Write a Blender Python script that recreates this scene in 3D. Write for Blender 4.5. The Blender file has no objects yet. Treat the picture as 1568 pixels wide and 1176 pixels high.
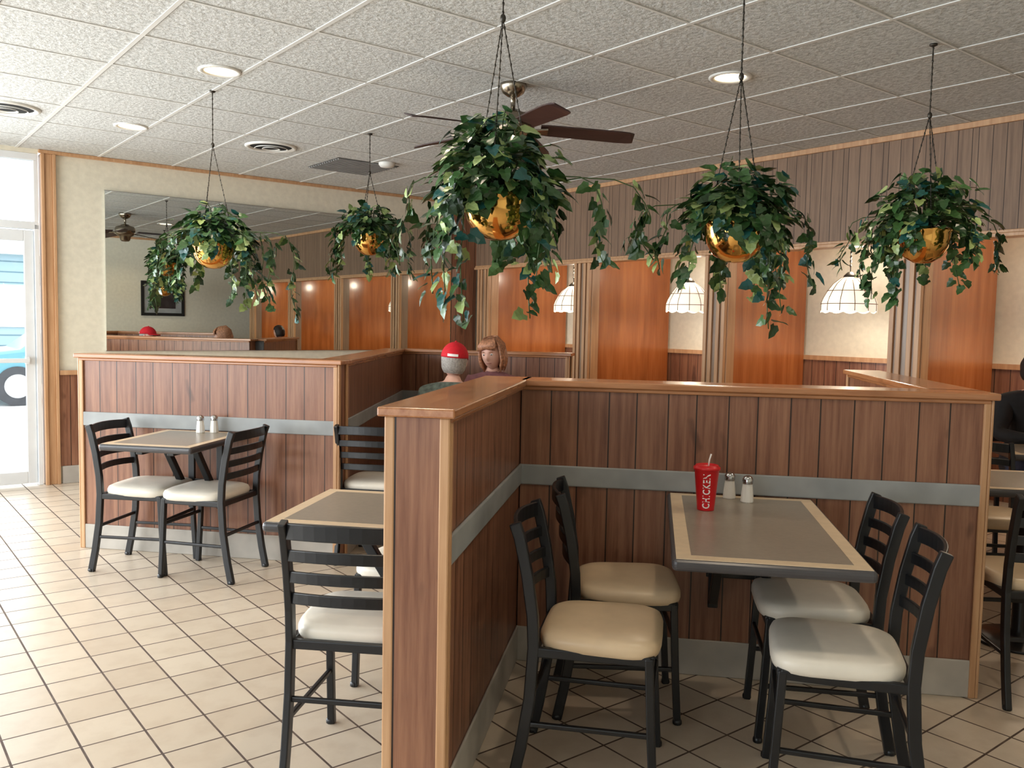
import bpy, random
from math import *
from mathutils import Vector, Matrix
random.seed(7)
scene=bpy.context.scene
scene.view_settings.view_transform='Standard'
ROOM=radians(90-42.423)      # local x = R axis, local y = L axis
H=2.78

# ---------------------------------------------------------------- materials
def lin(c):
    return tuple(((v/255)/12.92 if v/255<=.04045 else ((v/255+.055)/1.055)**2.4) for v in c)+(1,)
class NT:
    def __init__(s,name):
        s.m=bpy.data.materials.new(name); s.m.use_nodes=True; s.t=s.m.node_tree
        s.b=s.t.nodes["Principled BSDF"]; s.out=s.t.nodes["Material Output"]
    def n(s,ty,**kw):
        nd=s.t.nodes.new(ty)
        for k,v in kw.items(): setattr(nd,k,v)
        return nd
    def l(s,a,b): s.t.links.new(a,b)
    def math(s,op,a,b=None,clamp=False):
        nd=s.n("ShaderNodeMath",operation=op); nd.use_clamp=clamp
        for i,v in enumerate((a,b)):
            if v is None: continue
            if isinstance(v,(int,float)): nd.inputs[i].default_value=v
            else: s.l(v,nd.inputs[i])
        return nd.outputs[0]
    def mix(s,f,a,b):
        nd=s.n("ShaderNodeMix",data_type='RGBA')
        if isinstance(f,(int,float)): nd.inputs[0].default_value=f
        else: s.l(f,nd.inputs[0])
        for i,v in ((6,a),(7,b)):
            if isinstance(v,tuple): nd.inputs[i].default_value=v
            else: s.l(v,nd.inputs[i])
        return nd.outputs[2]
    def coord(s,scale=(1,1,1),which="Object"):
        tc=s.n("ShaderNodeTexCoord"); mp=s.n("ShaderNodeMapping"); mp.inputs[3].default_value=scale
        s.l(tc.outputs[which],mp.inputs[0]); return mp.outputs[0]
    def noise(s,vec,scale=5,detail=3,rough=.5):
        nd=s.n("ShaderNodeTexNoise"); nd.inputs["Scale"].default_value=scale; nd.inputs["Detail"].default_value=detail
        nd.inputs["Roughness"].default_value=rough
        if vec is not None: s.l(vec,nd.inputs[0])
        return nd.outputs[0]
    def ramp(s,f,p0,p1):
        nd=s.n("ShaderNodeMapRange"); nd.inputs[1].default_value=p0; nd.inputs[2].default_value=p1
        s.l(f,nd.inputs[0]); return nd.outputs[0]
    def bump(s,h,strength=.3,dist=.01):
        nd=s.n("ShaderNodeBump"); nd.inputs["Strength"].default_value=strength; nd.inputs["Distance"].default_value=dist
        s.l(h,nd.inputs["Height"]); s.l(nd.outputs[0],s.b.inputs["Normal"])
def basic(name,col,rough=.5,metal=0,var=.12,scale=8,bump=0,spec=None,coat=0):
    q=NT(name); c=lin(col); dk=tuple(v*(1-var) for v in c[:3])+(1,); lt=tuple(min(1,v*(1+var)) for v in c[:3])+(1,)
    nz=q.noise(q.coord(),scale,2)
    q.l(q.mix(q.ramp(nz,.3,.7),dk,lt),q.b.inputs["Base Color"])
    q.b.inputs["Roughness"].default_value=rough; q.b.inputs["Metallic"].default_value=metal
    if spec is not None: q.b.inputs["Specular IOR Level"].default_value=spec
    if coat: q.b.inputs["Coat Weight"].default_value=coat; q.b.inputs["Coat Roughness"].default_value=.1
    if bump: q.bump(nz,bump,.01)
    return q.m
def wood(name,c1,c2,rough=.35,grain=(40,40,2),coat=0.0,scale=1.0):
    q=NT(name); v=q.coord(grain); nz=q.noise(v,scale,4,.6); nz2=q.noise(q.coord((3,3,.6)),1.5,2)
    a=q.mix(q.ramp(nz,.3,.72),lin(c1),lin(c2)); dk=tuple(x*.72 for x in lin(c1)[:3])+(1,)
    q.l(q.mix(q.ramp(nz2,.62,.85),a,dk),q.b.inputs["Base Color"])
    q.b.inputs["Roughness"].default_value=rough
    if coat: q.b.inputs["Coat Weight"].default_value=coat; q.b.inputs["Coat Roughness"].default_value=.12
    return q.m
def panel(name,c1,c2,period=.24,offs=(0,.47),gw=.022,rough=.4,groove=(35,20,14),knots=True):
    q=NT(name); tc=q.n("ShaderNodeTexCoord"); sp=q.n("ShaderNodeSeparateXYZ"); q.l(tc.outputs["Object"],sp.inputs[0])
    x=sp.outputs[0]; xs=q.math('DIVIDE',x,period); g=None; idx=None
    for o in offs:
        fr=q.math('FRACT',q.math('ADD',xs,100+o)); lt=q.math('LESS_THAN',fr,gw); g=lt if g is None else q.math('MAXIMUM',g,lt)
        fl=q.math('MULTIPLY',q.math('FLOOR',q.math('ADD',xs,100+o)),1+o*7.3); idx=fl if idx is None else q.math('ADD',idx,fl)
    wn=q.n("ShaderNodeTexWhiteNoise",noise_dimensions='1D'); q.l(idx,wn.inputs["W"])
    nz=q.noise(q.coord((38,38,1.8)),1.0,5,.65)
    f=q.math('ADD',q.math('MULTIPLY',q.ramp(nz,.34,.66),.8),q.math('MULTIPLY',wn.outputs[0],.2))
    base=q.mix(f,lin(c1),lin(c2))
    if knots:
        kn=q.ramp(q.noise(q.coord((8,8,3.6)),1.0,2,.5),.66,.73); base=q.mix(q.math('MULTIPLY',kn,.6),base,tuple(v*.35 for v in lin(c1)[:3])+(1,))
    q.l(q.mix(g,base,lin(groove)),q.b.inputs["Base Color"])
    q.b.inputs["Roughness"].default_value=rough
    q.bump(q.math('SUBTRACT',1,g),.6,.004); return q.m

M={}
M['panel']=panel("wood_paneling",(108,66,49),(160,114,88),rough=.34)
M['soffit']=panel("soffit_paneling",(112,88,70),(148,120,97),period=.3,offs=(0,.3,.43,.72),gw=.016,rough=.6,groove=(54,38,28),knots=False)
M['cap']=wood("cap_wood",(154,98,60),(188,132,90),rough=.25,grain=(3,40,40),coat=.3)
M['trim']=wood("trim_wood",(182,136,96),(208,166,126),rough=.4)
M['orange']=wood("orange_veneer",(152,82,38),(192,118,64),rough=.25,grain=(11,11,.9),coat=.4)
M['bumper']=basic("grey_bumper_rail",(152,155,155),.5)
M['base']=basic("grey_baseboard",(178,172,163),.55)
M['cream']=basic("cream_wallpaper",(226,220,201),.8,var=.05,scale=22,bump=.15)
M['column']=wood("column_taupe",(136,114,96),(160,138,118),rough=.3)
M['white']=basic("white_paint",(225,225,220),.5,var=.03)
M['gridw']=basic("grid_paint",(218,218,214),.5,var=.03)
M['alu']=basic("white_aluminium",(225,228,230),.35,var=.03)
M['black']=basic("black_metal",(17,19,23),.35,var=.2,spec=.5)
M['vinyl']=basic("cream_vinyl",(227,219,204),.36,var=.04,bump=.04,scale=14)
M['vinyl2']=basic("warm_lit_vinyl",(221,195,160),.34,var=.04,bump=.04,scale=14)  # cream seat vinyl with the warm lamp light mixed into its colour
M['edge']=basic("dark_table_edge",(66,64,66),.3)
M['tborder']=basic("table_border",(216,192,160),.35,var=.05,scale=30)
M['tgrey']=basic("table_laminate",(144,134,120),.28,var=.06,scale=60)
M['brass']=basic("polished_brass",(242,188,106),.1,metal=1,var=.03)
M['nickel']=basic("antique_nickel",(150,140,125),.25,metal=1)
M['chain']=basic("dark_chain",(70,66,60),.4,metal=.7)
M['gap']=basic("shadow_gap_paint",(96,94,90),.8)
M['blade']=wood("fan_blade_wood",(46,28,25),(64,40,36),rough=.45,grain=(3,40,40))
M['dark']=basic("dark_void",(22,20,18),.8)
M['soil']=basic("soil",(50,36,24),.9)
M['stem']=basic("vine_stem",(60,84,38),.6)
M['red']=basic("red_cup_paper",(206,22,30),.35,var=.03)
M['redcap']=basic("red_cap_cloth",(200,14,34),.8,var=.08,scale=60)
M['paper']=basic("white_print",(245,242,238),.5,var=.02)
M['steel']=basic("shaker_steel",(190,190,190),.2,metal=1)
M['salt']=basic("salt_white",(226,222,214),.3,var=.04)
M['skin']=basic("skin",(222,172,152),.5,var=.05,scale=20)
M['lips']=basic("lips",(190,120,110),.45)
M['eye']=basic("eye_white",(225,220,214),.2,var=.01)
M['iris']=basic("iris",(50,40,32),.2)
M['hairred']=basic("auburn_hair",(178,124,92),.5,var=.4,scale=70)
M['hairgrey']=basic("grey_hair",(160,154,148),.7,var=.25,scale=90)
M['hairdark']=basic("dark_hair",(40,30,26),.6,var=.3,scale=90)
M['coatgreen']=basic("plaid_jacket",(84,92,84),.85,var=.4,scale=35)
M['coatpink']=basic("rose_sweater",(136,88,92),.85,var=.15,scale=40)
M['coatblack']=basic("black_jacket",(24,24,28),.8,var=.3,scale=20)
M['jeans']=basic("jeans",(48,58,82),.85,var=.2,scale=40)
M['shoe']=basic("shoe",(36,32,30),.6)
M['car']=basic("teal_car_paint",(96,158,176),.2,var=.02,coat=1)
M['tire']=basic("tire_rubber",(70,72,76),.7)
M['hub']=basic("wheel_hub",(200,202,206),.3,metal=.6)
M['carglass']=basic("car_glass",(90,110,120),.08)
M['asphalt']=basic("concrete_lot",(206,206,204),.9,var=.08)
M['picture']=basic("dark_print",(52,48,50),.3,var=.5,scale=9)

def mk_siding():
    q=NT("blue_siding"); sp=q.n("ShaderNodeSeparateXYZ"); tc=q.n("ShaderNodeTexCoord"); q.l(tc.outputs["Object"],sp.inputs[0])
    g=q.math('LESS_THAN',q.math('FRACT',q.math('DIVIDE',sp.outputs[2],.35)),.14)
    q.l(q.mix(g,lin((150,176,186)),lin((98,128,140))),q.b.inputs["Base Color"]); return q.m
M['siding']=mk_siding()
def mk_floor():
    q=NT("ceramic_floor_tile"); v=q.coord(); b=q.n("ShaderNodeTexBrick"); b.offset=0; b.squash=1
    q.l(v,b.inputs["Vector"]); b.inputs["Scale"].default_value=1; b.inputs["Brick Width"].default_value=.203; b.inputs["Row Height"].default_value=.203
    b.inputs["Mortar Size"].default_value=.004; b.inputs["Mortar Smooth"].default_value=.1; b.inputs["Bias"].default_value=0
    b.inputs["Color1"].default_value=lin((211,196,176)); b.inputs["Color2"].default_value=lin((200,183,162)); b.inputs["Mortar"].default_value=lin((76,58,47))
    nz=q.noise(v,9,4,.6); c=q.mix(q.math('MULTIPLY',q.ramp(nz,.45,.75),.3),b.outputs[0],lin((166,143,120)))
    q.l(c,q.b.inputs["Base Color"]); 
    r=q.math('ADD',q.math('MULTIPLY',b.outputs[1],.5),.28); q.l(r,q.b.inputs["Roughness"])
    q.bump(q.math('SUBTRACT',1,b.outputs[1]),.4,.003); return q.m
M['floor']=mk_floor()
def mk_ceiling():
    q=NT("acoustic_ceiling_tile"); v=q.coord(); n1=q.noise(v,36,4,.65); n2=q.noise(v,1.2,2)
    c=q.mix(q.ramp(n1,.36,.6),lin((180,182,180)),lin((214,216,214))); c=q.mix(q.math('MULTIPLY',q.ramp(n2,.55,.75),.10),c,lin((180,172,156)))
    q.l(c,q.b.inputs["Base Color"]); q.b.inputs["Roughness"].default_value=.9; q.bump(n1,.8,.01); return q.m
M['ceiling']=mk_ceiling()
def mk_leaf():
    q=NT("ivy_leaf"); g=q.n("ShaderNodeNewGeometry"); r=g.outputs["Random Per Island"]
    c=q.mix(q.ramp(r,0,.8),lin((16,42,24)),lin((64,100,52))); c=q.mix(q.math('GREATER_THAN',r,.84),c,lin((148,168,104)))
    c=q.mix(q.math('LESS_THAN',r,.12),c,lin((32,84,78)))
    q.l(c,q.b.inputs["Base Color"]); q.b.inputs["Roughness"].default_value=.34; return q.m
M['leaf']=mk_leaf()
def mk_glass():
    q=NT("window_glass"); tr=q.n("ShaderNodeBsdfTransparent"); gl=q.n("ShaderNodeBsdfGlossy"); gl.inputs["Roughness"].default_value=.02
    fr=q.n("ShaderNodeFresnel"); fr.inputs[0].default_value=1.45; mx=q.n("ShaderNodeMixShader")
    q.l(fr.outputs[0],mx.inputs[0]); q.l(tr.outputs[0],mx.inputs[1]); q.l(gl.outputs[0],mx.inputs[2]); q.l(mx.outputs[0],q.out.inputs[0]); return q.m
M['glass']=mk_glass()
def mk_mirror():
    q=NT("mirror_silver"); q.b.inputs["Base Color"].default_value=(.72,.75,.72,1); q.b.inputs["Metallic"].default_value=1; q.b.inputs["Roughness"].default_value=.0; return q.m
M['mirror']=mk_mirror()
def emit(name,col,s):
    q=NT(name); q.b.inputs["Base Color"].default_value=lin(col); q.b.inputs["Emission Color"].default_value=lin(col); q.b.inputs["Emission Strength"].default_value=s
    q.m.cycles.emission_sampling='NONE'; return q.m
M['bulb_glow']=emit("downlight_glow",(255,226,176),9)
M['lampglass']=emit("lamp_milk_glass",(255,242,222),.8)
M['lead']=basic("lamp_leading",(120,96,60),.4,metal=.5)

# ---------------------------------------------------------------- mesh builder
class MB:
    def __init__(s): s.v=[];s.f=[];s.m=[];s.sm=[]
    def add(s,vs,fs,m=0,smooth=False):
        o=len(s.v); s.v+= [tuple(v) for v in vs]
        for f in fs: s.f.append(tuple(i+o for i in f)); s.m.append(m); s.sm.append(smooth)
    def box(s,x0,x1,y0,y1,z0,z1,m=0):
        s.add([(x0,y0,z0),(x1,y0,z0),(x1,y1,z0),(x0,y1,z0),(x0,y0,z1),(x1,y0,z1),(x1,y1,z1),(x0,y1,z1)],
              [(0,3,2,1),(4,5,6,7),(0,1,5,4),(1,2,6,5),(2,3,7,6),(3,0,4,7)],m)
    def lathe(s,prof,c=(0,0,0),seg=24,m=0,scal=None,smooth=True):
        vs=[]
        for r,z in prof:
            for k in range(seg):
                a=2*pi*k/seg; rr,zz=(r,z) if scal is None else scal(r,z,a)
                vs.append((c[0]+rr*cos(a),c[1]+rr*sin(a),c[2]+zz))
        fs=[]
        for i in range(len(prof)-1):
            for k in range(seg):
                a=i*seg+k;b=i*seg+(k+1)%seg; fs.append((a,b,b+seg,a+seg))
        s.add(vs,fs,m,smooth)
    def sweep(s,pts,a,w,h,m=0,round_=False,seg=8,smooth=False,scl=None):
        pts=[Vector(p) for p in pts]; a=Vector(a); vs=[];n=len(pts)
        prof=[(-w/2,-h/2),(w/2,-h/2),(w/2,h/2),(-w/2,h/2)] if not round_ else [(w/2*cos(2*pi*k/seg),h/2*sin(2*pi*k/seg)) for k in range(seg)]
        q=len(prof)
        for i,p in enumerate(pts):
            t=(pts[min(i+1,n-1)]-pts[max(i-1,0)]).normalized(); sd=(a-t*a.dot(t))
            if sd.length<1e-4: sd=t.orthogonal()
            sd.normalize(); up=t.cross(sd); k=scl[i] if scl else 1
            for u,v in prof: vs.append(p+sd*u*k+up*v*k)
        fs=[]
        for i in range(n-1):
            for k in range(q): fs.append((i*q+k,i*q+(k+1)%q,(i+1)*q+(k+1)%q,(i+1)*q+k))
        fs.append(tuple(range(q))[::-1]); fs.append(tuple((n-1)*q+k for k in range(q)))
        s.add(vs,fs,m,smooth or round_)
    def tube(s,pts,r,m=0,seg=8,scl=None): s.sweep(pts,(.123,.31,.94),2*r,2*r,m,True,seg,True,scl)
    def ball(s,c,r,m=0,seg=16,rings=10,fn=None):
        if isinstance(r,(int,float)): r=(r,r,r)
        vs=[];fs=[]
        for i in range(rings+1):
            ph=pi*i/rings
            for k in range(seg):
                th=2*pi*k/seg; p=Vector((r[0]*sin(ph)*cos(th),r[1]*sin(ph)*sin(th),r[2]*cos(ph)))
                if fn: p=fn(p)
                vs.append((c[0]+p.x,c[1]+p.y,c[2]+p.z))
        for i in range(rings):
            for k in range(seg): fs.append((i*seg+k,(i+1)*seg+k,(i+1)*seg+(k+1)%seg,i*seg+(k+1)%seg))
        s.add(vs,fs,m,True)
    def mesh(s,name,mats):
        me=bpy.data.meshes.new(name); me.from_pydata(s.v,[],s.f)
        for k in mats: me.materials.append(M[k])
        for i,p in enumerate(me.polygons): p.material_index=s.m[i]; p.use_smooth=s.sm[i]
        me.update(); return me
    def obj(s,name,mats,parent=None,loc=(0,0,0),rz=0,bevel=0,bseg=2):
        return place(name,s.mesh(name,mats),parent,loc,rz,bevel,bseg)
def place(name,me,parent=None,loc=(0,0,0),rz=0,bevel=0,bseg=2):
    o=bpy.data.objects.new(name,me); scene.collection.objects.link(o); o.location=loc; o.rotation_euler=(0,0,rz)
    if parent: o.parent=parent
    if bevel:
        b=o.modifiers.new("bevel","BEVEL"); b.width=bevel; b.segments=bseg; b.limit_method='ANGLE'; b.angle_limit=radians(40)
    return o
def empty(name,loc=(0,0,0),rz=0):
    e=bpy.data.objects.new(name,None); scene.collection.objects.link(e); e.location=loc; e.rotation_euler=(0,0,rz); e.empty_display_size=.1; return e
def rl(R,L,z=0):
    c,s_=cos(ROOM),sin(ROOM); return (R*c-L*s_,R*s_+L*c,z)

# ---------------------------------------------------------------- room shell (local x=R, y=L)
ML=8.06; RR=5.79; AW=6.98; OW=.41; RB=-3.5; LB=-3.0; RET=3.2
b=MB(); b.box(RB-.2,AW+.15,LB-.2,ML+.15,-.1,0); b.obj("floor",['floor'],rz=ROOM)
b=MB(); b.box(RB-.2,AW+.15,LB-.2,ML+.15,H,H+.1); b.obj("ceiling",['ceiling'],rz=ROOM)
b=MB()  # T-bar grid; thin dark strips paint the tile-edge shadow beside each bar
L0=3.84-.61*11
for k in range(0,19):
    y=L0+.61*k
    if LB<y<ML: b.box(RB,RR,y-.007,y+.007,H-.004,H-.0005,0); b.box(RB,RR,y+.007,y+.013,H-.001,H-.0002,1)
R0=1.205-.61*7
for k in range(0,16):
    x=R0+.61*k
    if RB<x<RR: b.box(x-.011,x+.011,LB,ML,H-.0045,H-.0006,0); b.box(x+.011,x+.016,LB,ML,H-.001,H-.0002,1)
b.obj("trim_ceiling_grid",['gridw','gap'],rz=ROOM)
# mirror-side wall
b=MB()
b.box(1.49,AW+.15,ML,ML+.15,0,H,0)
b.box(1.49,RR,ML-.012,ML,.15,.93,1); b.box(5.46,RR,ML-.012,ML,.97,H-.05,1)
b.obj("wall_back",['cream','panel'],rz=ROOM)
b=MB(); b.box(1.49,RR,ML-.03,ML-.012,.925,.965,0); b.box(1.36,RR,ML-.03,ML,H-.03,H-.001,0)
b.box(1.375,1.40,ML-.035,ML+.1,0,H-.03,0); b.box(1.40,1.46,ML-.02,ML+.1,0,H-.03,0); b.box(1.46,1.485,ML-.035,ML+.1,0,H-.03,0)
b.obj("trim_back",['trim'],rz=ROOM,bevel=.004)
b=MB(); b.box(1.5,RR,ML-.025,ML-.012,0,.15,0); b.obj("baseboard_back",['base'],rz=ROOM,bevel=.004)
b=MB(); b.box(1.86,5.44,ML-.02,ML-.001,1.13,2.50,0); b.box(1.855,5.445,ML-.0235,ML-.018,1.125,1.13,1);b.box(1.855,5.445,ML-.0235,ML-.018,2.5,2.505,1)
b.obj("wall_mirror",['mirror','steel'],rz=ROOM)
# storefront left of the mirror wall
d=empty("door_1",(0,0,0),ROOM)
b=MB(); x0,x1=.42,1.36
b.box(x1-.035,x1,ML+.01,ML+.09,.0,2.17,0); b.box(x0,x0+.035,ML+.01,ML+.09,0,2.17,0); b.box(x0,x1,ML+.01,ML+.09,2.13,2.19,0)
b.box(x0,x1,ML+.01,ML+.09,2.69,2.745,0); b.box(x1-.035,x1,ML+.01,ML+.09,2.19,2.69,0);b.box(x0,x0+.035,ML+.01,ML+.09,2.19,2.69,0)
b.obj("door_frame",['alu'],d,bevel=.004)
b=MB(); b.box(x1-.11,x1-.04,ML+.03,ML+.07,.02,2.12,0); b.box(x0+.04,x0+.11,ML+.03,ML+.07,.02,2.12,0)
b.box(x0+.11,x1-.11,ML+.03,ML+.07,2.03,2.12,0); b.box(x0+.11,x1-.11,ML+.03,ML+.07,.02,.12,0)
b.sweep([(x0+.09,ML-.02,1.05),(x1-.09,ML-.02,1.05)],(0,0,1),.035,.03,0); b.box(x0+.09,x0+.12,ML-.03,ML+.03,1.02,1.08,0); b.box(x1-.12,x1-.09,ML-.03,ML+.03,1.02,1.08,0)
b.obj("door_leaf",['alu'],d,bevel=.004)
b=MB(); b.box(x0+.11,x1-.11,ML+.048,ML+.052,.12,2.03,0); b.box(x0+.035,x1-.035,ML+.048,ML+.052,2.19,2.69,0); b.obj("door_glass",['glass'],d)
d=empty("window_1",(0,0,0),ROOM); b=MB()
for k in range(4):
    xx=-3.45+k*1.26; b.box(xx,xx+.05,ML+.01,ML+.09,.0,2.745,0)
b.box(-3.5,.38,ML+.01,ML+.09,0,.12,0); b.box(-3.5,.38,ML+.01,ML+.09,2.69,2.745,0); b.box(-3.5,.38,ML+.01,ML+.09,2.13,2.19,0); b.obj("window_frame",['alu'],d,bevel=.004)
b=MB(); b.box(-3.45,.37,ML+.048,ML+.052,.12,2.69,0); b.obj("window_glass",['glass'],d)
b=MB(); b.box(RB-.2,1.36,ML,ML+.15,2.745,H,0); b.obj("wall_header",['cream'],rz=ROOM)
# window wall behind-left of the camera
b=MB(); b.box(RB-.15,RB,LB,ML,0,.5,0); b.box(RB-.15,RB,LB,ML,2.7,H,0); b.box(RB-.15,RB,LB,-1.5,.5,2.7,0); b.obj("wall_window_side",['cream'],rz=ROOM)
d=empty("window_2",(0,0,0),ROOM); b=MB()
for k in range(8):
    yy=-1.5+k*1.36; b.box(RB-.1,RB-.03,yy,yy+.05,.5,2.7,0)
b.box(RB-.1,RB-.03,-1.5,ML,.5,.56,0); b.box(RB-.1,RB-.03,-1.5,ML,2.64,2.7,0); b.obj("window_frame",['alu'],d)
b=MB(); b.box(RB-.07,RB-.066,-1.45,ML,.56,2.64,0); b.obj("window_glass",['glass'],d)
# remaining walls
b=MB(); b.box(RB-.15,RET,LB-.15,LB,0,H,0); b.obj("wall_front",['cream'],rz=ROOM)
b=MB(); b.box(RET,RET+.15,LB,OW,0,H,0); b.obj("wall_return",['cream'],rz=ROOM)
b=MB(); b.box(RET,AW+.15,OW-.15,OW,0,H,0); b.obj("wall_picture_side",['cream'],rz=ROOM)
b=MB(); b.box(RET,RR,OW,OW+.02,H-.035,H-.001,0); b.box(RET,RR,OW,OW+.02,.925,.965,0); b.obj("trim_picture_side",['trim'],rz=ROOM)
p=empty("framed_picture",(0,0,0),ROOM); b=MB()
b.box(4.18,4.91,OW+.001,OW+.03,1.45,1.50,0);b.box(4.18,4.91,OW+.001,OW+.03,2.0,2.05,0);b.box(4.18,4.23,OW+.001,OW+.03,1.5,2.0,0);b.box(4.86,4.91,OW+.001,OW+.03,1.5,2.0,0)
b.obj("frame",['dark'],p,bevel=.004); b=MB(); b.box(4.23,4.86,OW+.002,OW+.012,1.5,2.0,0); b.box(4.33,4.76,OW+.012,OW+.014,1.58,1.92,1); b.obj("print",['bumper','picture'],p)
# right wall: soffit, alcoves, columns, dividers
b=MB(); b.box(-ML,-OW,0,.1,2.06,H,0)
so=b.obj("wall_right_soffit",['soffit'],loc=rl(RR,0),rz=ROOM+pi/2)
so.data.transform(Matrix(((-1,0,0,0),(0,-1,0,0),(0,0,1,0),(0,0,0,1))))
b=MB(); b.box(RR-.025,RR,OW,ML,H-.04,H-.001,0)
b.box(RR-.025,RR+.11,OW,ML,2.035,2.06,0); b.box(RR-.012,RR,OW,ML,2.06,2.08,0); b.obj("trim_soffit",['trim'],rz=ROOM,bevel=.004)
b=MB(); b.box(RR+.1,AW+.15,OW,ML,2.42,2.5,0); b.obj("ceiling_alcove",['cream'],rz=ROOM)
b=MB(); b.box(OW,ML,-.15,0,0,H,0); b.box(OW,ML,0,.012,.15,1.16,1); b.box(OW,ML,0,.035,1.16,1.2,2)
o=b.obj("wall_alcove",['cream','panel','trim'],loc=rl(AW,0),rz=ROOM+pi/2)
b=MB()
for k in range(5):
    l0=6.15-1.63*k+1.63
    b.box(RR,RR+.12,l0,l0+.21,0,2.035,0)
    for yy in (l0-.004,l0+.05,l0+.125,l0+.18): b.box(RR-.018,RR+.02,yy,yy+.034,0,2.035,1)
    b.box(RR+.02,RR+.12,l0-.012,l0+.0,0,2.035,1)
b.obj("wall_right_columns",['column','trim'],rz=ROOM,bevel=.004)
b=MB()
for k in range(5):
    l0=6.15-1.63*k+1.63
    b.box(RR+.12,AW-.035,l0+.005,l0+.12,0,2.42,0); 
b.obj("wall_alcove_dividers",['orange'],rz=ROOM)

# ---------------------------------------------------------------- half walls
HT=1.20
def half_wall(name,p0,p1,t,ends=(False,False),capext=(0,0)):
    p0=Vector(p0);p1=Vector(p1); d=p1-p0; ln=d.length; a=atan2(d.y,d.x); b=MB()
    b.box(0,ln,0,t,0,HT-.026,0)
    for y0,y1 in ((-.012,0),(t,t+.012)):
        b.box(0,ln,y0,y1,.76,.845,2); b.box(0,ln,y0*.8 if y0<0 else y0,y1 if y0<0 else t+.0096,0,.15,3)
        b.box(0,ln,min(y0,y0-.004),max(y1,y1),HT-.042,HT-.026,1)
    for e,x in zip(ends,(0,ln)):
        if e:
            s=-1 if x==0 else 1; xa,xb=sorted((x,x+s*.012))
            for y0,y1 in ((-.012,.018),(t-.018,t+.012)): b.box(xa,xb,y0,y1,0,HT-.026,4)
            for y0,y1 in ((-.014,-.0),(t,t+.014)):
                xi=(x,x-s*.025); b.box(min(xi),max(xi),y0,y1,0,HT-.026,4)
    b.box(-.028-capext[0],ln+.028+capext[1],-.028,t+.028,HT-.026,HT,1)
    o=b.obj(name,['panel','cap','bumper','base','trim'],loc=(p0.x,p0.y,0),rz=a,bevel=.006)
    return o,a
half_wall("wall_partition_entry",(-.545,2.25),(-.545,3.70),.16,(True,False))
b=MB(); b.box(0,.126,-.009,0,0,HT-.028,0)
b.obj("trim_post_face",['panel','cap'],loc=(-.688,2.249,0))
half_wall("wall_partition_center",(-.545,3.55),(1.28,3.55),.15,(False,True),(-.028,0))
half_wall("wall_partition_side",(1.28,3.70),(1.28,5.3),.15,(False,True),(-.028,0))
half_wall("wall_partition_left",(-3.45,4.75),(-1.80,4.75),.13,(True,True))
half_wall("wall_partition_booth",(-1.80,4.88),(-2.13,7.15),.13,(False,False),(-.028,0))
half_wall("wall_partition_rear",(-2.13,7.12),(-.69,7.03),.13,(False,True),(-.028,0))

# ---------------------------------------------------------------- chair
def chair_meshes():
    ms=[]
    b=MB(); px=.18
    def post(x):
        return [(x,-.25,0),(x,-.225,.12),(x,-.20,.28),(x,-.19,.44),(x,-.195,.54),(x,-.215,.67),(x,-.24,.78),(x,-.256,.825)]
    for x in (-px,px):
        b.sweep(post(x),(1,0,0),.024,.036,0)
        b.sweep([(x*.98,.16,.44),(x*.98,.172,.2),(x*.98,.185,0)],(1,0,0),.026,.026,0)
        b.sweep([(x,-.19,.43),(x*.98,.165,.43)],(1,0,0),.022,.03,0)
        b.sweep([(x,-.212,.2),(x*.98,.17,.2)],(1,0,0),.016,.016,0)
    b.sweep([(-px,.165,.43),(px,.165,.43)],(0,0,1),.03,.022,0); b.sweep([(-px,-.19,.43),(px,-.19,.43)],(0,0,1),.03,.022,0)
    b.sweep([(-px,.17,.3),(px,.17,.3)],(0,0,1),.018,.014,0); b.sweep([(-px,-.205,.26),(px,-.205,.26)],(0,0,1),.018,.014,0)
    for x in (-px,px):
        for y in (-.25,.185): b.lathe([(0,0),(.017,0),(.017,.015),(.012,.02)],(x,y,0),10,0)
    ms.append(("frame",b.mesh("chair_frame",['black']),.004))
    b=MB()
    for z,h in ((.795,.05),(.718,.036),(.648,.036),(.578,.036)):
        yb=-.19-.062*max(0,(z-.52)/.305)
        pts=[(px*u,yb-.035*(1-u*u),z+.006*(1-u*u)) for u in [i/5-1 for i in range(11)]]
        b.sweep(pts,(0,0,1),h,.012,0)
    ms.append(("back_slats",b.mesh("chair_slats",['black']),.003))
    b=MB(); seg=40; layers=[(.0,.432),(.93,.432),(.98,.438),(1.0,.45),(1.0,.466),(.97,.480),(.88,.489),(.6,.494),(.0,.495)]
    vs=[];fs=[]
    for r,z in layers:
        for k in range(seg):
            a=2*pi*k/seg; ca,sa=cos(a),sin(a); e=2/4.5
            x=.196*abs(ca)**e*(1 if ca>0 else -1); y=.19*abs(sa)**e*(1 if sa>0 else -1)
            x*=1+.05*(y/.2); vs.append((x*r,y*r+.005,z))
    for i in range(len(layers)-1):
        for k in range(seg): fs.append((i*seg+k,i*seg+(k+1)%seg,(i+1)*seg+(k+1)%seg,(i+1)*seg+k))
    b.add(vs,fs,0,True); return ms,b
CM,SB=chair_meshes(); SEAT={k:SB.mesh("chair_seat",[k]) for k in ('vinyl','vinyl2')}
def chair(x,y,deg,vin='vinyl'):   # deg = facing direction (0 -> +Y)
    e=empty("dining_chair",(x,y,0),radians(deg))
    for n,me,bv in CM: place(n,me,e,bevel=bv)
    place("seat",SEAT[vin],e); return e
chair(-.14,2.73,-92,'vinyl2'); chair(-.08,3.24,-84,'vinyl2')
chair(.575,2.70,84); chair(.58,3.18,90)
chair(-.91,2.66,2); chair(-.935,3.33,178)
chair(-2.83,4.49,-88); chair(-2.445,4.45,86)
chair(-1.62,4.98,0); chair(-1.25,5.36,0); chair(-1.16,6.52,176)
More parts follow.
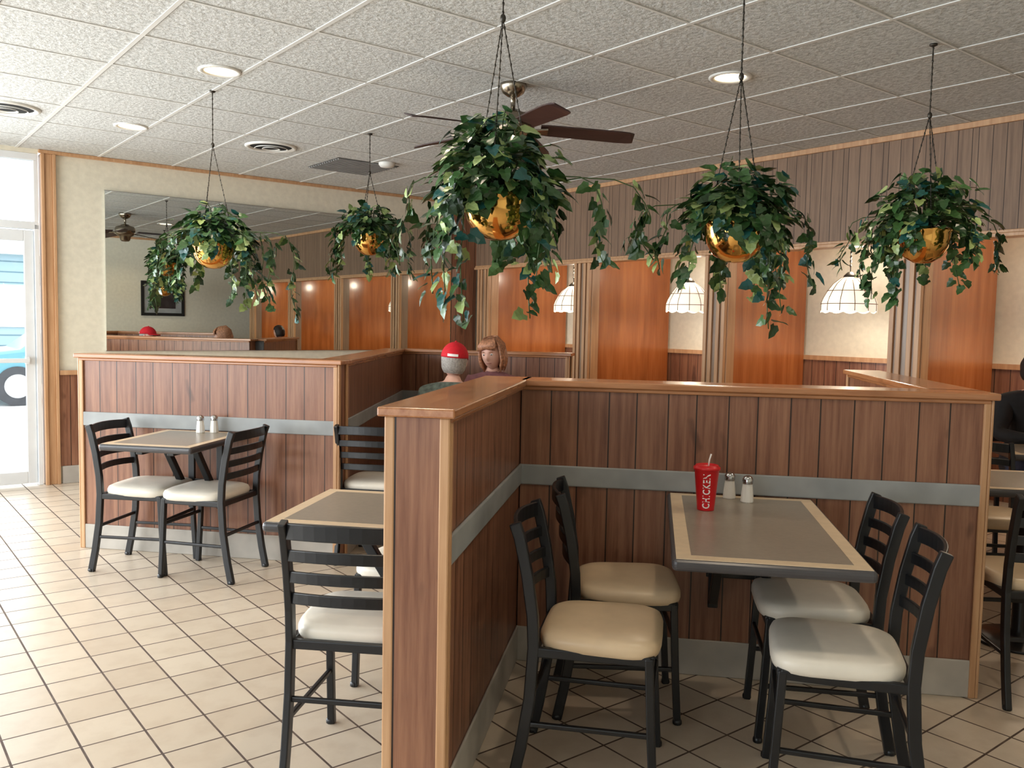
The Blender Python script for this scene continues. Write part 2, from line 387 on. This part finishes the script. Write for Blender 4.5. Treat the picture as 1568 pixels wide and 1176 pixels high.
chair(1.53,3.72,4,'vinyl2'); chair(1.78,4.86,180,'vinyl2'); chair(2.33,5.95,180,'vinyl2')

# ---------------------------------------------------------------- tables
def table(x0,x1,y0,y1,wall='y+'):
    cx_,cy_=(x0+x1)/2,(y0+y1)/2; e=empty("dining_table",(cx_,cy_,0)); w,l=(x1-x0)/2,(y1-y0)/2
    b=MB(); b.box(-w,w,-l,l,.722,.758,0); b.obj("top_edge",['edge'],e,bevel=.014,bseg=3)
    b=MB(); b.box(-w+.012,w-.012,-l+.012,l-.012,.75,.7592,0); b.box(-w+.056,w-.056,-l+.056,l-.056,.752,.7598,1); b.obj("laminate_top",['tborder','tgrey'],e)
    b=MB()
    if wall=='c':
        b.lathe([(0,0),(.2,0),(.2,.012),(.05,.03),(.035,.06),(.035,.70),(.1,.715),(.1,.722)],seg=28,m=0)
        b.box(-w*.7,w*.7,-.03,.03,.70,.722,0); b.box(-.03,.03,-l*.7,l*.7,.70,.722,0)
    else:
        T=(lambda u,v,z:(v,u,z)) if wall=='y+' else (lambda u,v,z:(u,v,z))
        ex=l if wall=='y+' else w; sd=(1,0,0) if wall=='y+' else (0,1,0)
        for v in (-.09,.09):
            b.sweep([T(ex-.02,v,.30),T(ex-.02,v,.72)],sd,.04,.02,0)
            b.sweep([T(ex-.03,v,.33),T(ex-.55*ex-.12,v,.70)],sd,.035,.035,0)
            b.sweep([T(ex-.01,v,.708),T(-ex*.7,v,.708)],sd,.04,.028,0)
        b.sweep([T(ex-.02,-.12,.45),T(ex-.02,.12,.45)],(0,0,1),.05,.012,0)
    b.obj("table_base",['black'],e,bevel=.004); return e
table(.07,.64,2.50,3.53)
table(-1.27,-.735,2.65,3.25,'x+')
table(-2.87,-2.34,4.08,4.73)
table(-1.80,-.92,5.70,6.18,'c')
table(1.42,2.02,3.98,4.56,'c')
table(2.0,2.6,5.16,5.66,'c')

# ---------------------------------------------------------------- tabletop things
def tapered_cup(x,y,z):
    e=empty("paper_soda_cup",(x,y,z)); b=MB(); h=.155; r0,r1=.031,.045
    b.lathe([(0,.004),(r0-.003,.004),(r0,0),(r0,.003),(r1,h-.004),(r1+.002,h-.002),(r1+.002,h)],seg=40,m=0); b.obj("cup_body",['red'],e)
    b=MB(); b.lathe([(r1+.001,h-.006),(r1+.004,h-.005),(r1+.004,h+.004),(r1-.001,h+.007),(r1-.004,h+.012),(r1-.008,h+.013),(r1-.010,h+.007),(0,h+.007)],seg=40,m=0)
    b.tube([(.005,0,h),(.008,0,h+.03),(.014,.002,h+.052)],.003,1); b.obj("lid_and_straw",['red','paper'],e)
    cu=bpy.data.curves.new("cup_text","FONT"); cu.body="CHICKEN"; cu.size=.046; cu.align_x='CENTER'; cu.align_y='CENTER'; cu.resolution_u=3; cu.offset=.001; cu.space_character=1.12
    to=bpy.data.objects.new("cup_text",cu); scene.collection.objects.link(to); dg=bpy.context.evaluated_depsgraph_get()
    me=bpy.data.meshes.new_from_object(to.evaluated_get(dg)); bpy.data.objects.remove(to)
    zc=h*.48; xs=[v.co.x for v in me.vertices]; wx=max(xs)-min(xs)
    for v in me.vertices:
        tx,ty=v.co.x*.128/wx,v.co.y*.8; zz=zc+tx; rr=r0+(r1-r0)*zz/h+.0008
        th=-pi/2-ty/rr; v.co=(rr*cos(th),rr*sin(th),zz)
    me.materials.clear(); me.materials.append(M['paper']); place("lettering",me,e)
tapered_cup(.205,3.22,.76)
def shaker(x,y,z,m='salt',name="salt_shaker"):
    e=empty(name,(x,y,z)); b=MB(); b.lathe([(0,0),(.023,0),(.025,.004),(.023,.03),(.019,.065),(.018,.075)],seg=10,m=0,smooth=False); b.obj("glass_body",[m],e)
    b=MB(); b.lathe([(.02,.072),(.0205,.076),(.0205,.09),(.016,.099),(.007,.104),(0,.1045)],seg=16,m=0); b.obj("cap",['steel'],e)
shaker(.31,3.46,.76); shaker(.372,3.40,.76,'salt',"pepper_shaker")
shaker(-2.60,4.64,.76); shaker(-2.53,4.67,.76,'salt',"pepper_shaker")
shaker(-1.72,6.05,.76)

# ---------------------------------------------------------------- hanging plants
def leaf(b,p,dirv,up,s):
    dirv=dirv.normalized(); sd=dirv.cross(up)
    if sd.length<.05: sd=dirv.orthogonal()
    sd.normalize(); n=sd.cross(dirv)
    P=lambda u,v,w: p+dirv*(u*s)+sd*(v*s)+n*(w*s)
    c=[P(0,0,0),P(.35,0,.03),P(.72,0,.0),P(1.12,0,-.12),
       P(-.12,.24,.10),P(.18,.52,.12),P(.46,.36,.10),P(.72,.34,.04),
       P(-.12,-.24,.10),P(.18,-.52,.12),P(.46,-.36,.10),P(.72,-.34,.04)]
    b.add(c,[(0,1,5,4),(1,6,5),(1,2,7,6),(2,3,7),(0,8,9,1),(1,9,10),(1,10,11,2),(2,11,3)],0,False)
def plant(x,y,zp,seed,ringz=2.48,rd=.27,dome=1.15,vines=12,vl=.42,potr=.125,extra=(),nd=330,lopt=(0,0)):
    rnd=random.Random(seed); e=empty("hanging_ivy_planter",(x,y,0)); top=H
    b=MB(); pr=potr
    b.lathe([(0,zp-.105),(pr*.35,zp-.10),(pr*.7,zp-.075),(pr*.92,zp-.035),(pr,zp+.01),(pr*1.0,zp+.035),(pr*1.06,zp+.045),(pr*1.06,zp+.055),(pr*.97,zp+.055),(pr*.95,zp+.03)],seg=40,m=0)
    b.lathe([(0,zp+.03),(pr*.96,zp+.03)],seg=40,m=1); b.obj("brass_bowl",['brass','soil'],e)
    b=MB(); b.lathe([(0,top-.001),(.018,top-.001),(.018,top-.008),(.006,top-.014),(0,top-.015)],seg=12,m=0)
    b.tube([(0,0,top-.01),(0,0,ringz)],.0028,0,6)
    z=top-.02
    while z>ringz: b.ball((0,0,z),(.005,.005,.009),0,6,4); z-=.03
    b.ball((0,0,ringz),(.011,.011,.016),0,8,6)
    for k in range(3):
        a=2*pi*k/3+.5; q=(pr*1.05*cos(a),pr*1.05*sin(a),zp+.05)
        b.tube([(0,0,ringz),q],.002,0,6)
        for j in range(1,20):
            u=j/20; b.ball((q[0]*u,q[1]*u,ringz+(q[2]-ringz)*u),(.004,.004,.007),0,6,4)
    b.obj("chain",['chain'],e)
    b=MB(); st=MB()
    for i in range(nd):   # dome
        a=rnd.uniform(0,2*pi); el=asin(rnd.uniform(-.02,1)); r=rd*rnd.uniform(.55,1.0)*(1-.12*(rnd.random()<.3))
        w=1+.12*sin(3*a+seed)+.1*sin(5*a+seed*2)
        p=Vector((r*w*cos(el)*cos(a)+lopt[0],r*w*cos(el)*sin(a)+lopt[1],zp+.05+r*sin(el)*dome))
        out=Vector((cos(a)*cos(el),sin(a)*cos(el),sin(el)*.5-.45)); out+=Vector((rnd.uniform(-.6,.6),rnd.uniform(-.6,.6),rnd.uniform(-.5,.3)))
        leaf(b,p,out,Vector((cos(a)*.7+rnd.uniform(-.5,.5),sin(a)*.7+rnd.uniform(-.5,.5),.8)),rnd.uniform(.04,.064))
        if i%4==0: st.tube([(0,0,zp+.03),(p.x*.5,p.y*.5,zp+.04+(p.z-zp-.04)*.8+.03),tuple(p)],.0022,0,5)
    VL=[(rnd.uniform(0,2*pi),rnd.uniform(.3,1)*vl,rnd.uniform(.7,1.02)) for _ in range(vines)]+list(extra)
    for a,L_,ro in VL:
        if sin(a)<-.8 and abs(cos(a))<.45: L_*=.35
        R1=rd*ro; pts=[]; wob=rnd.uniform(-.5,.5); n=14
        for j in range(n+1):
            u=j/n
            if u<.35: t=u/.35; rr=R1*sin(t*pi/2); zz=zp+.06+.07*sin(t*pi)*(1-.3*t)
            else: t=(u-.35)/.65; rr=R1*(1+.1*t+.04*sin(t*7+a)); zz=zp+.06-L_*t
            aa=a+wob*u*.5; pts.append(Vector((rr*cos(aa),rr*sin(aa),zz)))
        st.tube(pts,.0022,0,5)
        m=int(10+L_*40)
        for j in range(m):
            u=.25+.75*(j+rnd.random())/m*.999; f=u*n; i0=min(int(f),n-1); p=pts[i0].lerp(pts[i0+1],f-i0)
            dv=Vector((rnd.uniform(-1,1),rnd.uniform(-1,1),rnd.uniform(-1.3,-.1)))+Vector((cos(a),sin(a),0))*.3
            leaf(b,p+Vector((rnd.uniform(-.025,.025),rnd.uniform(-.025,.025),0)),dv,Vector((cos(a),sin(a),.6)),rnd.uniform(.034,.06))
    st.obj("vines",['stem'],e); b.obj("leaves",['leaf'],e); return e
plant(-.56,3.06,1.83,1,2.50,.235,1.35,15,.34,.125,[(-.05,.26,1.5),(.05,.22,2.1),(3.3,.26,1.4),(-2.45,.42,.85),(-2.6,.36,.95),(-.6,.34,.95),(-2.35,.46,.7),(-.7,.44,.6)],420,(-.02,0))
plant(.30,3.50,1.79,2,2.40,.225,1.05,13,.30,.118,[(3.2,.12,1.7),(-.6,.42,.6),(-.7,.36,.8),(0.2,.26,1.2),(3.5,.2,1.3)],360)
plant(1.25,4.41,1.86,3,2.45,.26,1.15,13,.28,.118,[(3.1,.2,1.3),(.1,.2,1.3),(3.6,.34,.9),(-2.5,.36,.8)],360)
plant(-2.64,4.87,1.83,4,2.46,.235,1.0,13,.36,.118,[(0,.40,1.6),(.1,.46,2.0),(.3,.34,1.2),(3.1,.42,1.6),(3.4,.3,1.3),(-.5,.40,1.3)],360)
plant(-2.07,6.07,2.01,5,2.5,.23,1.0,12,.32,.11,[(0,.34,1.3),(3.3,.34,1.1)],320)

# ---------------------------------------------------------------- ceiling fan
f=empty("ceiling_fan",(-.83,4.90,0)); b=MB()
b.lathe([(0,H),(.075,H),(.078,H-.015),(.06,H-.05),(.03,H-.07),(.014,H-.075),(.014,H-.14),(.04,H-.145),(.06,H-.16),(.11,H-.175),(.125,H-.20),(.125,H-.26),(.1,H-.29),(.07,H-.305),(.06,H-.35),(.045,H-.365),(0,H-.37)],seg=36,m=0)
b.obj("motor_housing",['nickel'],f)
b=MB(); b2=MB()
for k in range(5):
    a=radians(12+72*k); c,s_=cos(a),sin(a)
    def T(u,v,w): return (u*c-v*s_,u*s_+v*c,w-.06*u)
    z=H-.245
    b2.add([T(.1,-.02,z),T(.2,-.035,z+.008),T(.2,.035,z-.004),T(.1,.02,z),T(.1,-.02,z-.01),T(.2,-.035,z-.002),T(.2,.035,z-.014),T(.1,.02,z-.01)],[(0,1,2,3),(7,6,5,4),(0,4,5,1),(1,5,6,2),(2,6,7,3),(3,7,4,0)],0)
    prof=[(.16,.05),(.2,.06),(.4,.066),(.6,.07),(.66,.062),(.69,.04)]
    vs=[T(u,-w,z+.016) for u,w in prof]+[T(u,w,z-.014) for u,w in prof[::-1]]; n=len(vs)
    vs+=[(x_,y_,z_+.007) for x_,y_,z_ in vs]
    b.add(vs,[tuple(range(n))[::-1],tuple(range(n,2*n))]+[(i,(i+1)%n,(i+1)%n+n,i+n) for i in range(n)],0)
b.obj("blades",['blade'],f); b2.obj("blade_irons",['nickel'],f)

# ---------------------------------------------------------------- ceiling fittings
def downlight(x,y,power=27):
    e=empty("recessed_downlight",(x,y,H)); b=MB()
    b.lathe([(.115,-.0005),(.115,-.006),(.105,-.010),(.086,-.007),(.082,.0)],seg=36,m=0); b.obj("trim_ring",['white'],e)
    b=MB(); b.lathe([(.082,-.003),(.0,-.0035)],seg=36,m=0); b.obj("lens",['bulb_glow'],e)
    l=bpy.data.lights.new("downlight_lamp","SPOT"); l.energy=power; l.color=(1,.83,.64); l.spot_size=radians(130); l.spot_blend=.7; l.shadow_soft_size=.06
    o=bpy.data.objects.new("lamp",l); scene.collection.objects.link(o); o.parent=e; o.location=(0,0,-.03)
for p in ((-2.39,4.49),(-3.72,5.71),(.36,4.87),rl(1.7,3.0)[:2],rl(3.83,1.2)[:2],rl(1.7,1.0)[:2]): downlight(p[0],p[1])
def vent(x,y,r=.2,name="ceiling_air_diffuser"):
    e=empty(name,(x,y,H)); b=MB()
    b.lathe([(r,-.0005),(r,-.006),(r*.93,-.016),(r*.84,-.012),(r*.8,-.001)],seg=36,m=0)
    b.lathe([(r*.8,-.002),(0,-.0022)],seg=36,m=1)
    for q in (.60,.30): b.lathe([(r*q,-.014),(r*(q+.05),-.022),(r*(q+.04),-.024),(r*(q-.01),-.016)],seg=36,m=0)
    b.obj("louvres",['white','dark'],e)
vent(-3.01,6.46); vent(-4.23,5.13)
e=empty("smoke_detector",(-2.30,7.19,H)); b=MB(); b.lathe([(.07,-.0005),(.07,-.015),(.055,-.035),(.02,-.04),(0,-.04)],seg=28,m=0); b.obj("housing",['white'],e)
e=empty("ceiling_return_grille",rl(3.62,6.9,H),ROOM); b=MB(); b.box(-.29,.29,-.29,.29,-.006,-.0005,1)
for k in range(14): b.box(-.28,.28,-.28+k*.042,-.262+k*.042,-.014,-.006,0)
b.obj("grille",['bumper','gap'],e)

# ---------------------------------------------------------------- pendant lamps in the alcoves
def pendant(R,L):
    x,y,_=rl(R,L); e=empty("pendant_lamp",(x,y,0)); b=MB()
    def sc(r,z,a):
        return (r,z-(.016*abs(sin(a*6)) if z<1.60 else 0))
    prof=[(.035,1.86),(.07,1.845),(.125,1.80),(.165,1.745),(.195,1.69),(.21,1.65),(.212,1.61),(.212,1.585)]
    b.lathe(prof,seg=72,m=0,scal=sc); b.obj("glass_shade",['lampglass'],e)
    b=MB()
    for k in range(12):
        a=2*pi*k/12; b.tube([((r+.001)*cos(a),(r+.001)*sin(a),z) for r,z in prof],.003,0,5)
    for r,z in ((.213,1.64),(.168,1.745)):
        b.tube([(r*cos(2*pi*k/48),r*sin(2*pi*k/48),z) for k in range(49)],.003,0,5)
    b.lathe([(.0,1.90),(.02,1.895),(.05,1.865),(.052,1.852),(.0,1.85)],seg=24,m=1); b.tube([(0,0,1.9),(0,0,2.42)],.004,1,6)
    z=2.4
    while z>1.92: b.ball((0,0,z),(.009,.009,.014),1,6,4); z-=.035
    b.lathe([(0,2.42),(.05,2.42),(.05,2.41),(.01,2.395)],seg=20,m=1); b.obj("leading_and_chain",['lead','chain'],e)
    for zz,en in ((1.64,6),(1.98,9)):  # lower point is the bulb, upper one an added fill above the shade
        l=bpy.data.lights.new("pendant_bulb_and_fill","POINT"); l.energy=en; l.color=(1,.87,.70); l.shadow_soft_size=.05
        o=bpy.data.objects.new("bulb_glow",l); scene.collection.objects.link(o); o.parent=e; o.location=(0 if zz<1.9 else .04,0,zz)
for L_ in (7.06,5.43,3.78,2.16): pendant(6.4,L_)

# ---------------------------------------------------------------- people
def skin_mesh(name,V,E,root,seg=2):
    names=list(V); me=bpy.data.meshes.new(name); me.from_pydata([V[n][0] for n in names],[(names.index(a),names.index(c)) for a,c in E],[])
    o=bpy.data.objects.new(name,me); scene.collection.objects.link(o); o.modifiers.new("s","SKIN")
    for i,n in enumerate(names):
        sv=me.skin_vertices[0].data[i]; r=V[n][1]; sv.radius=(r,r) if isinstance(r,(int,float)) else r; sv.use_root=(n==root)
    ss=o.modifiers.new("u","SUBSURF"); ss.levels=seg; ss.render_levels=seg
    dg=bpy.context.evaluated_depsgraph_get(); m2=bpy.data.meshes.new_from_object(o.evaluated_get(dg)); bpy.data.objects.remove(o); 
    for p in m2.polygons: p.use_smooth=True
    return m2
def person(x,y,deg,top,legs,hair,style,lean=.0,turn=0,tilt=0,name="seated_person",hz=1.205):
    e=empty(name,(x,y,0),radians(deg)); dz=hz-1.205
    V={'pel':((0,-.04,.58),.13),'waist':((0,-.05+lean*.3,.72),.125),'chest':((0,-.04+lean*.7,.88+dz*.5),.145),'up':((0,-.03+lean,1.0+dz),.10),'neck':((0,-.01+lean,1.07+dz),.055),'nt':((0,.01+lean,1.13+dz),.052)}
    E=[('pel','waist'),('waist','chest'),('chest','up'),('up','neck'),('neck','nt')]
    for s,t in ((-1,'l'),(1,'r')):
        V.update({'sh'+t:((s*.165,-.03+lean,.985+dz),.078),'el'+t:((s*.235,.08+lean,.80),.05),'fo'+t:((s*.19,.22+lean,.80),.043),'wr'+t:((s*.12,.33+lean*.8,.805),.028),
                  'hi'+t:((s*.09,0,.57),.092),'kn'+t:((s*.12,.40,.55),.062),'ca'+t:((s*.12,.41,.32),.058),'an'+t:((s*.12,.38,.09),.038),'to'+t:((s*.125,.52,.045),.034)})
        E+=[('up','sh'+t),('sh'+t,'el'+t),('el'+t,'fo'+t),('fo'+t,'wr'+t),('pel','hi'+t),('hi'+t,'kn'+t),('kn'+t,'ca'+t),('ca'+t,'an'+t),('an'+t,'to'+t)]
    me=skin_mesh("body",V,E,'pel')
    for k in (top,legs,'skin','shoe'): me.materials.append(M[k])
    for p in me.polygons:
        c=p.center; mi=0
        if c.z>1.075+dz: mi=2
        elif c.z<.64 and (c.y>.08 or c.z<.5): mi=1
        if c.z<.11: mi=3
        p.material_index=mi
    place("body",me,e)
    b=MB()
    for s in (-1,1):
        w=Vector((s*.12,.33+lean*.8,.80)); d=Vector((-s*.35,1,-.08)).normalized(); sd=d.cross(Vector((0,0,1))).normalized()*s
        pts=[w,w+d*.03,w+d*.06,w+d*.09]; b.sweep(pts,sd,.075,.03,0,True,12,True,[.65,.95,1.1,.95])
        for k,(off,ln) in enumerate(((-.03,.068),(-.01,.078),(.01,.072),(.029,.056))):
            q=w+d*.085+sd*(off); b.tube([q,q+d*ln*.4+Vector((0,0,.006)),q+d*ln*.75+Vector((0,0,-.006)),q+d*ln*.95+Vector((0,0,-.018))],.0088,0,8,[1,1,.9,.7])
        q=w+d*.035-sd*.03; b.tube([q,q+d*.025-sd*.02,q+d*.055-sd*.026],.0105,0,8,[1,.95,.75])
    b.obj("hands",['skin'],e)
    h=bpy.data.objects.new("head_pivot",None); scene.collection.objects.link(h); h.parent=e; h.location=(0,.025+lean,hz); h.rotation_euler=(radians(tilt),radians(4),radians(turn))
    def fn(p):
        x,y,z=p
        if z<0:
            k=-z/.115; x*=1-.32*k**1.6; y=y*(1-.18*k) + (.012*k)
        if y>0:
            y+=.024*exp(-(x/.011)**2-((z+.012)/.02)**2)+.006*exp(-(x/.02)**2-((z+.05)/.009)**2)
            y-=.010*exp(-((abs(x)-.031)/.014)**2-((z-.015)/.012)**2); y+=.004*exp(-((z-.036)/.008)**2-(x/.05)**2)
        return Vector((x,y,z))
    b=MB(); b.ball((0,0,0),(.076,.094,.116),0,56,44,fn)
    for i,fc in enumerate(b.f):
        c=sum((Vector(b.v[j]) for j in fc),Vector())/4
        if c.y>.07 and abs(c.x)<.020 and abs(c.z+.05)<.005: b.m[i]=1
    for s in (-1,1):
        b.ball((s*.031,.077,.014),(.0105,.0105,.008),2,12,8); b.ball((s*.031,.0845,.014),(.005,.0042,.005),3,10,6)
        b.sweep([(s*.018,.090,.034),(s*.031,.092,.038),(s*.046,.082,.033)],(0,0,1),.005,.004,4)
        b.ball((s*.076,-.004,.0),(.009,.018,.03),0,10,8)
    b.obj("head",['skin','lips','eye','iris',hair],h)
    lg=style=='long'; b=MB()
    R=(.088,.108,.126) if lg else ((.083,.102,.118) if style=='cap' else (.086,.105,.124))
    def hf(p):
        rr=1+.02*sin(atan2(p.y,p.x)*34)*(1 if p.z<.11 else .2)+.015*sin(p.z*90)
        return Vector((p.x*rr,p.y*rr,p.z*rr))
    b.ball((0,-.008,.008),R,0,72,44,hf)
    keep=[]
    for i,fc in enumerate(b.f):
        c=sum((Vector(b.v[j]) for j in fc),Vector())/4
        side=c.y<-.005+.25*max(0,c.z) 
        low=-.075 if not lg else -.2
        if ((c.z>.060 and c.y>0) or side) and c.z>low: keep.append(i)
    b.f=[b.f[i] for i in keep]; b.m=[b.m[i] for i in keep]; b.sm=[b.sm[i] for i in keep]
    rn=random.Random(3)
    if lg:
        n=40
        for layer in range(2):
            for k in range(n):
                a=radians(-205+230*k/(n-1)) ; ca,sa=cos(a),sin(a)
                r1=1.0+.04*layer; ln=.14+rn.uniform(-.02,.03)
                p0=(ca*.05,sa*.06-.01,.125); p1=(ca*.088*r1,sa*.104*r1-.008,.06); p2=(ca*.096*r1,sa*.110*r1-.008,-.03); p3=(ca*.090*r1+rn.uniform(-.008,.008),sa*.104*r1,-.08); p4=(ca*.074,sa*.088,.03-ln)
                b.tube([p0,p1,p2,p3,p4],.011,0,6,[.6,1,1,.9,.3])
        for k in range(22):
            x_=-.066+.132*k/21; yb=.086-5*x_*x_
            b.tube([(x_*.5-.01,.02,.125),(x_*.85,yb-.012,.101),(x_+.004,yb+.008,.080),(x_*1.06+.012,yb+.006,.060-abs(x_)*.3)],.008,0,6,[.7,1,1,.35])
    b.obj("hair",[hair],h)
    if style=='cap':
        b=MB()
        def cf(p): return Vector((p.x,p.y,max(p.z,0)))
        b.ball((0,-.004,.028),(.089,.108,.100),0,36,24,cf)
        vs=[];n=14
        for j in range(n+1):
            a=pi*(.12+.76*j/n); vs.append((.084*cos(a),.09*sin(a),.036)); 
        for j in range(n+1):
            a=pi*(.12+.76*j/n); vs.append((.088*cos(a),.09*sin(a)+.075*sin(a)**.8,.028-.012*abs(cos(a))))
        m=len(vs); vs+=[(x_,y_,z_-.004) for x_,y_,z_ in vs]; fs=[]
        for j in range(n): fs+= [(j,j+1,n+2+j,n+1+j),(m+j+1,m+j,m+n+1+j,m+n+2+j),(n+1+j,n+2+j,m+n+2+j,m+n+1+j)]
        b.add(vs,fs,0,True); b.ball((0,0,.13),(.008,.008,.005),0,8,6)
        pts=[(.091*cos(a),-.004-.110*sin(a),.045) for a in [pi*(.38+.24*i/8) for i in range(9)]]
        b.sweep(pts,(0,0,1),.016,.004,1); b.obj("cap",['redcap','paper'],h)
    return e
person(-1.27,5.38,0,'coatgreen','jeans','hairgrey','cap',lean=.02,turn=6,name="man_in_red_cap",hz=1.18)
person(-1.19,6.50,176,'coatpink','jeans','hairred','long',lean=.11,turn=-10,tilt=-12,name="seated_woman",hz=1.20)
person(2.38,5.92,178,'coatblack','jeans','hairdark','short',lean=.05,turn=30,tilt=-10,name="person_in_black_jacket")

# ---------------------------------------------------------------- outside
b=MB(); b.box(-20,45,8.3,60,-.15,-.1,0); b.obj("ground_parking_lot",['asphalt'],rz=ROOM)
b=MB(); b.box(-10,25,33,40,-.1,3.6,0); b.box(-10.3,25.3,32.6,33,3.4,3.9,1)
for k in range(6): b.box(-6+k*5,-4.4+k*5,32.93,33,1,2.4,1)
b.obj("neighbour_building",['siding','alu'],rz=ROOM)
c=empty("parked_car",rl(3.75,17.2,-.1),ROOM); b=MB()
side=[(-2.15,.35),(-2.2,.62),(-2.05,.86),(-1.3,.95),(-.75,1.38),(.65,1.42),(1.35,1.02),(2.05,.92),(2.15,.6),(2.1,.35)]
vs=[(x_,-.82+ (.14 if z_>1 else 0),z_) for x_,z_ in side]+[(x_,.82-(.14 if z_>1 else 0),z_) for x_,z_ in side]; n=len(side)
b.add(vs,[tuple(range(n)),tuple(range(n,2*n))[::-1]]+[(i,i+n,(i+1)%n+n,(i+1)%n) for i in range(n)],0)
b.obj("car_body",['car'],c,bevel=.06,bseg=3)
b=MB()
for s in (-1,1):
    y_=s*.83; b.add([(-1.15,y_,.98),(-.68,s*.72,1.32),(.0,s*.72,1.35),(.0,y_,.98)],[(0,1,2,3)],0); b.add([(.06,y_,.98),(.06,s*.72,1.35),(.6,s*.72,1.34),(1.15,y_,.99)],[(0,1,2,3)],0)
b.obj("car_windows",['carglass'],c)
b=MB()
for wx in (-1.35,1.35):
    for s in (-1,1):
        for (r,w,m) in ((.33,.11,0),(.20,.115,1)):
            vs=[];n=28
            for k in range(n):
                a=2*pi*k/n; vs+= [(wx+r*cos(a),s*.74-w,.33+r*sin(a)),(wx+r*cos(a),s*.74+w,.33+r*sin(a))]
            b.add(vs,[(2*k,2*k+1,(2*k+3)%(2*n),(2*k+2)%(2*n)) for k in range(n)]+[tuple(range(0,2*n,2)),tuple(range(1,2*n,2))],m)
b.obj("car_wheels",['tire','hub'],c)

# ---------------------------------------------------------------- light
w=bpy.data.worlds.new("daylight"); scene.world=w; w.use_nodes=True; bg=w.node_tree.nodes["Background"]; bg.inputs[0].default_value=(.90,.96,1,1); bg.inputs[1].default_value=3.4
w.cycles.sampling_method='NONE'
def area(name,loc,direction,sx,sy,e,col):
    l=bpy.data.lights.new(name,"AREA"); l.shape='RECTANGLE'; l.size=sx; l.size_y=sy; l.energy=e; l.color=col
    o=bpy.data.objects.new(name,l); scene.collection.objects.link(o); o.location=loc
    o.rotation_euler=Vector(direction).to_track_quat('-Z','Y').to_euler()
Rv=Vector((cos(ROOM),sin(ROOM),0)); Lv=Vector((-sin(ROOM),cos(ROOM),0))
area("daylight_window_side",rl(RB+.05,5.2,1.6),Rv+Vector((0,0,-.12)),5.4,2.1,225,(.90,.955,1))
area("daylight_storefront",rl(-1.5,ML-.05,1.45),-Lv+Vector((0,0,-.1)),3.6,2.4,320,(.90,.955,1))

# ---------------------------------------------------------------- camera
yaw,pitch,roll,fpx=radians(9.3205),radians(3.9918),radians(1.12596),1319.24
fw=Vector((-sin(yaw)*cos(pitch),cos(yaw)*cos(pitch),-sin(pitch))); r0=Vector((cos(yaw),sin(yaw),0)); u0=r0.cross(fw)
r=r0*cos(roll)+u0*sin(roll); u=-r0*sin(roll)+u0*cos(roll)
cd=bpy.data.cameras.new("camera"); co=bpy.data.objects.new("camera",cd); scene.collection.objects.link(co); scene.camera=co
cd.sensor_width=36; cd.lens=fpx/1568*36; cd.clip_start=.05; cd.clip_end=200
co.matrix_world=Matrix(((r.x,u.x,-fw.x,0),(r.y,u.y,-fw.y,0),(r.z,u.z,-fw.z,1.43),(0,0,0,1)))
